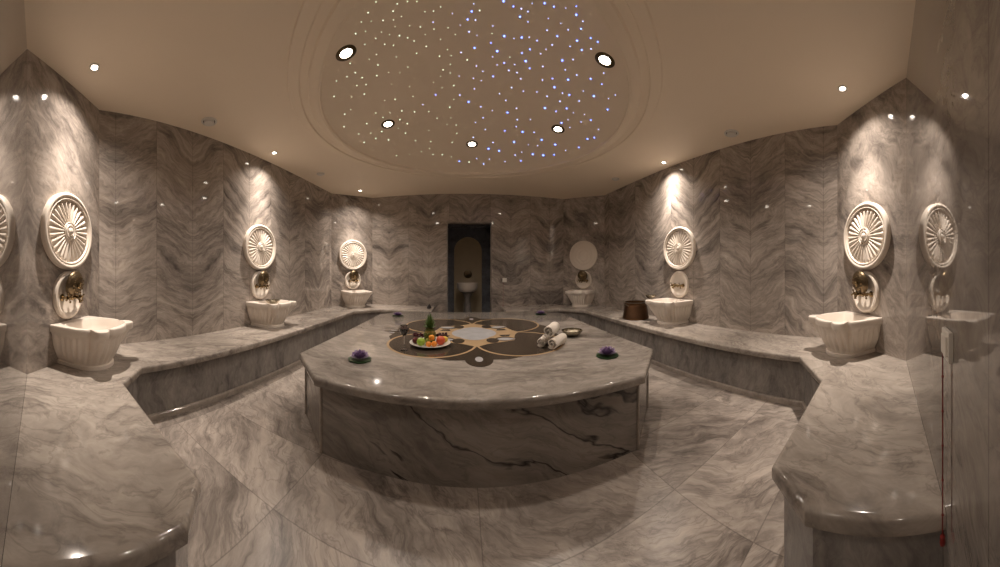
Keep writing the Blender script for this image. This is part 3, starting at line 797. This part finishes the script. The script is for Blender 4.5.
# ------------------------------------------------------------------ fruit plate
px, py, pz = -.305, 2.555, ZP + .0062
M_china = plain('white_china', (226, 222, 212), .15)
pl = thing('fruit_plate', 'round white plate holding the fruit on the platform inlay', 'plate', (px, py, pz))
q = MB(); q.lathe([(0, 0), (.10, 0), (.125, .006), (.185, .022), (.192, .026), (.190, .029), (.183, .027), (.125, .011), (.10, .006), (0, .006)], 56, M=Matrix.Diagonal((1.03, .96, 1, 1))); q.build('dish', M_china, pl)
FB = pz + .012
def fruit(name, label, cat, x, y, r, col, sc=(1, 1, 1), z=0, stem=True, rough=.32, dimple=True, group=None, col2=None):
    o = thing(name, label, cat, (px + x, py + y, FB + z), group=group)
    m = plain(label[:40], col, rough, noise=.18, nscale=18, spec=.5)
    P = []
    for i in range(19):
        t = pi * i / 18; rr = r * sin(t); zz = -r * cos(t)
        if dimple and i > 14: zz -= r * .16 * ((i - 14) / 4) ** 1.5
        if dimple and i < 3: zz += r * .08 * ((3 - i) / 3)
        P.append((rr if 0 < i < 18 else 0, zz + r))
    q = MB(); q.lathe(P, 26, M=Matrix.Diagonal((*sc, 1))); q.build('flesh', m, o, smooth=70)
    if stem: q = MB(); q.tube([(0, 0, r * 1.68 * sc[2]), (.003, 0, r * 2.1 * sc[2])], .0016, 6); q.build('stem', M_stem, o)
    return o
M_stem = plain('brown_stem', (78, 60, 38), .7)
fruit('apple', 'green apple at the front left of the fruit plate', 'apple', -.075, -.085, .039, (146, 176, 62), (1, 1, .96))
fruit('apricot', 'orange apricot standing highest in the middle of the fruit', 'apricot', .022, -.055, .028, (228, 150, 52), z=.044, stem=False)
fruit('apricot', 'small orange apricot at the very front, left of its twin', 'apricot', .000, -.112, .0255, (224, 140, 54), stem=False)
fruit('apricot', 'orange apricot at the very front, right of its twin', 'apricot', .052, -.108, .027, (226, 138, 50), stem=False)
fruit('peach', 'large red and orange peach at the right of the plate', 'peach', .105, -.035, .043, (196, 84, 52), stem=False)
fruit('lemon', 'yellow lemon beside the red peach', 'lemon', .135, .010, .030, (216, 182, 78), (1.25, 1, 1), z=.012, stem=False, dimple=False)
fruit('plum', 'dark red plum at the left edge of the plate', 'plum', -.135, -.03, .032, (92, 34, 30), z=.0, stem=False)
fruit('pear', 'small green pear half hidden in the middle of the fruit', 'pear', -.015, -.045, .026, (150, 150, 70), (1, 1, 1.25), stem=True)
def grapes(label, x, y, z, col, n, sx, seed):
    rn = random.Random(seed); o = thing('grape_bunch', label, 'grapes', (px + x, py + y, FB + z), group='bunches of dark grapes on the plate')
    m = plain('grape_skin', col, .28, noise=.3, nscale=30)
    q = MB()
    for k in range(n):
        u = k / n; a = rn.uniform(0, 2 * pi); rr = .028 * (1 - .4 * u) * math.sqrt(rn.random())
        q.ball((sx * (u - .5) * .10, rr * cos(a) * 1.2, .012 + abs(rr * sin(a)) + .012 * (1 - abs(u - .5))), .0115, 10)
    q.build('berries', m, o, smooth=80)
    q = MB(); q.tube([(-sx * .05, 0, .03), (0, 0, .038), (sx * .03, 0, .03)], .002, 6); q.build('stem', M_stem, o)
grapes('bunch of dark red grapes on the plate, left of the pineapple', -.118, .025, .042, (70, 22, 30), 26, 1, 2)
grapes('bunch of dark red grapes on the plate, right of the pineapple', .105, .065, .040, (64, 24, 26), 26, -1, 5)
# pineapple
M_pine = plain('pineapple_skin', (132, 112, 52), .55, noise=.5, nscale=45, bump=.5)
M_crown = plain('pineapple_crown_green', (86, 112, 58), .5, noise=.25, nscale=25)
M_crown2 = plain('pineapple_eye_green', (96, 106, 48), .5, noise=.25, nscale=25)
pi_ = thing('pineapple', 'upright green-topped pineapple standing in the middle of the fruit plate', 'pineapple', (px - .005, py + .03, FB))
q = MB(); q.lathe([(0, 0), (.03, .002), (.048, .025), (.053, .06), (.050, .10), (.040, .13), (.02, .145), (0, .147)], 32); q.build('body', M_pine, pi_)
q = MB()
for row in range(8):
    for k in range(13):
        a = 2 * pi * (k + .5 * (row % 2)) / 13; z = .014 + row * .0165
        rr = .048 + .006 * sin(pi * row / 8) if z < .11 else .040
        if z < .02: rr = .040
        q.lathe([(.0115, -.002), (.008, .003), (.0025, .0045), (.0008, .009)], 6, M=Matrix.Translation((rr * cos(a), rr * sin(a), z)) @ Matrix.Rotation(a, 4, 'Z') @ Matrix.Rotation(pi / 2 - .3, 4, 'Y'))
q.build('eyes', M_crown2, pi_)
q = MB()
for ri, (c, L, w, lift) in enumerate([(12, .066, .012, .45), (11, .078, .012, .85), (10, .092, .011, 1.12), (8, .11, .009, 1.36), (5, .125, .008, 1.48)]):
    for k in range(c): petal(q, 2 * pi * (k + .5 * (ri % 2)) / c + ri, L, w, lift, base_r=.010, z0=.135 + .006 * ri, curl=.12)
q.build('crown', M_crown, pi_, smooth=60)
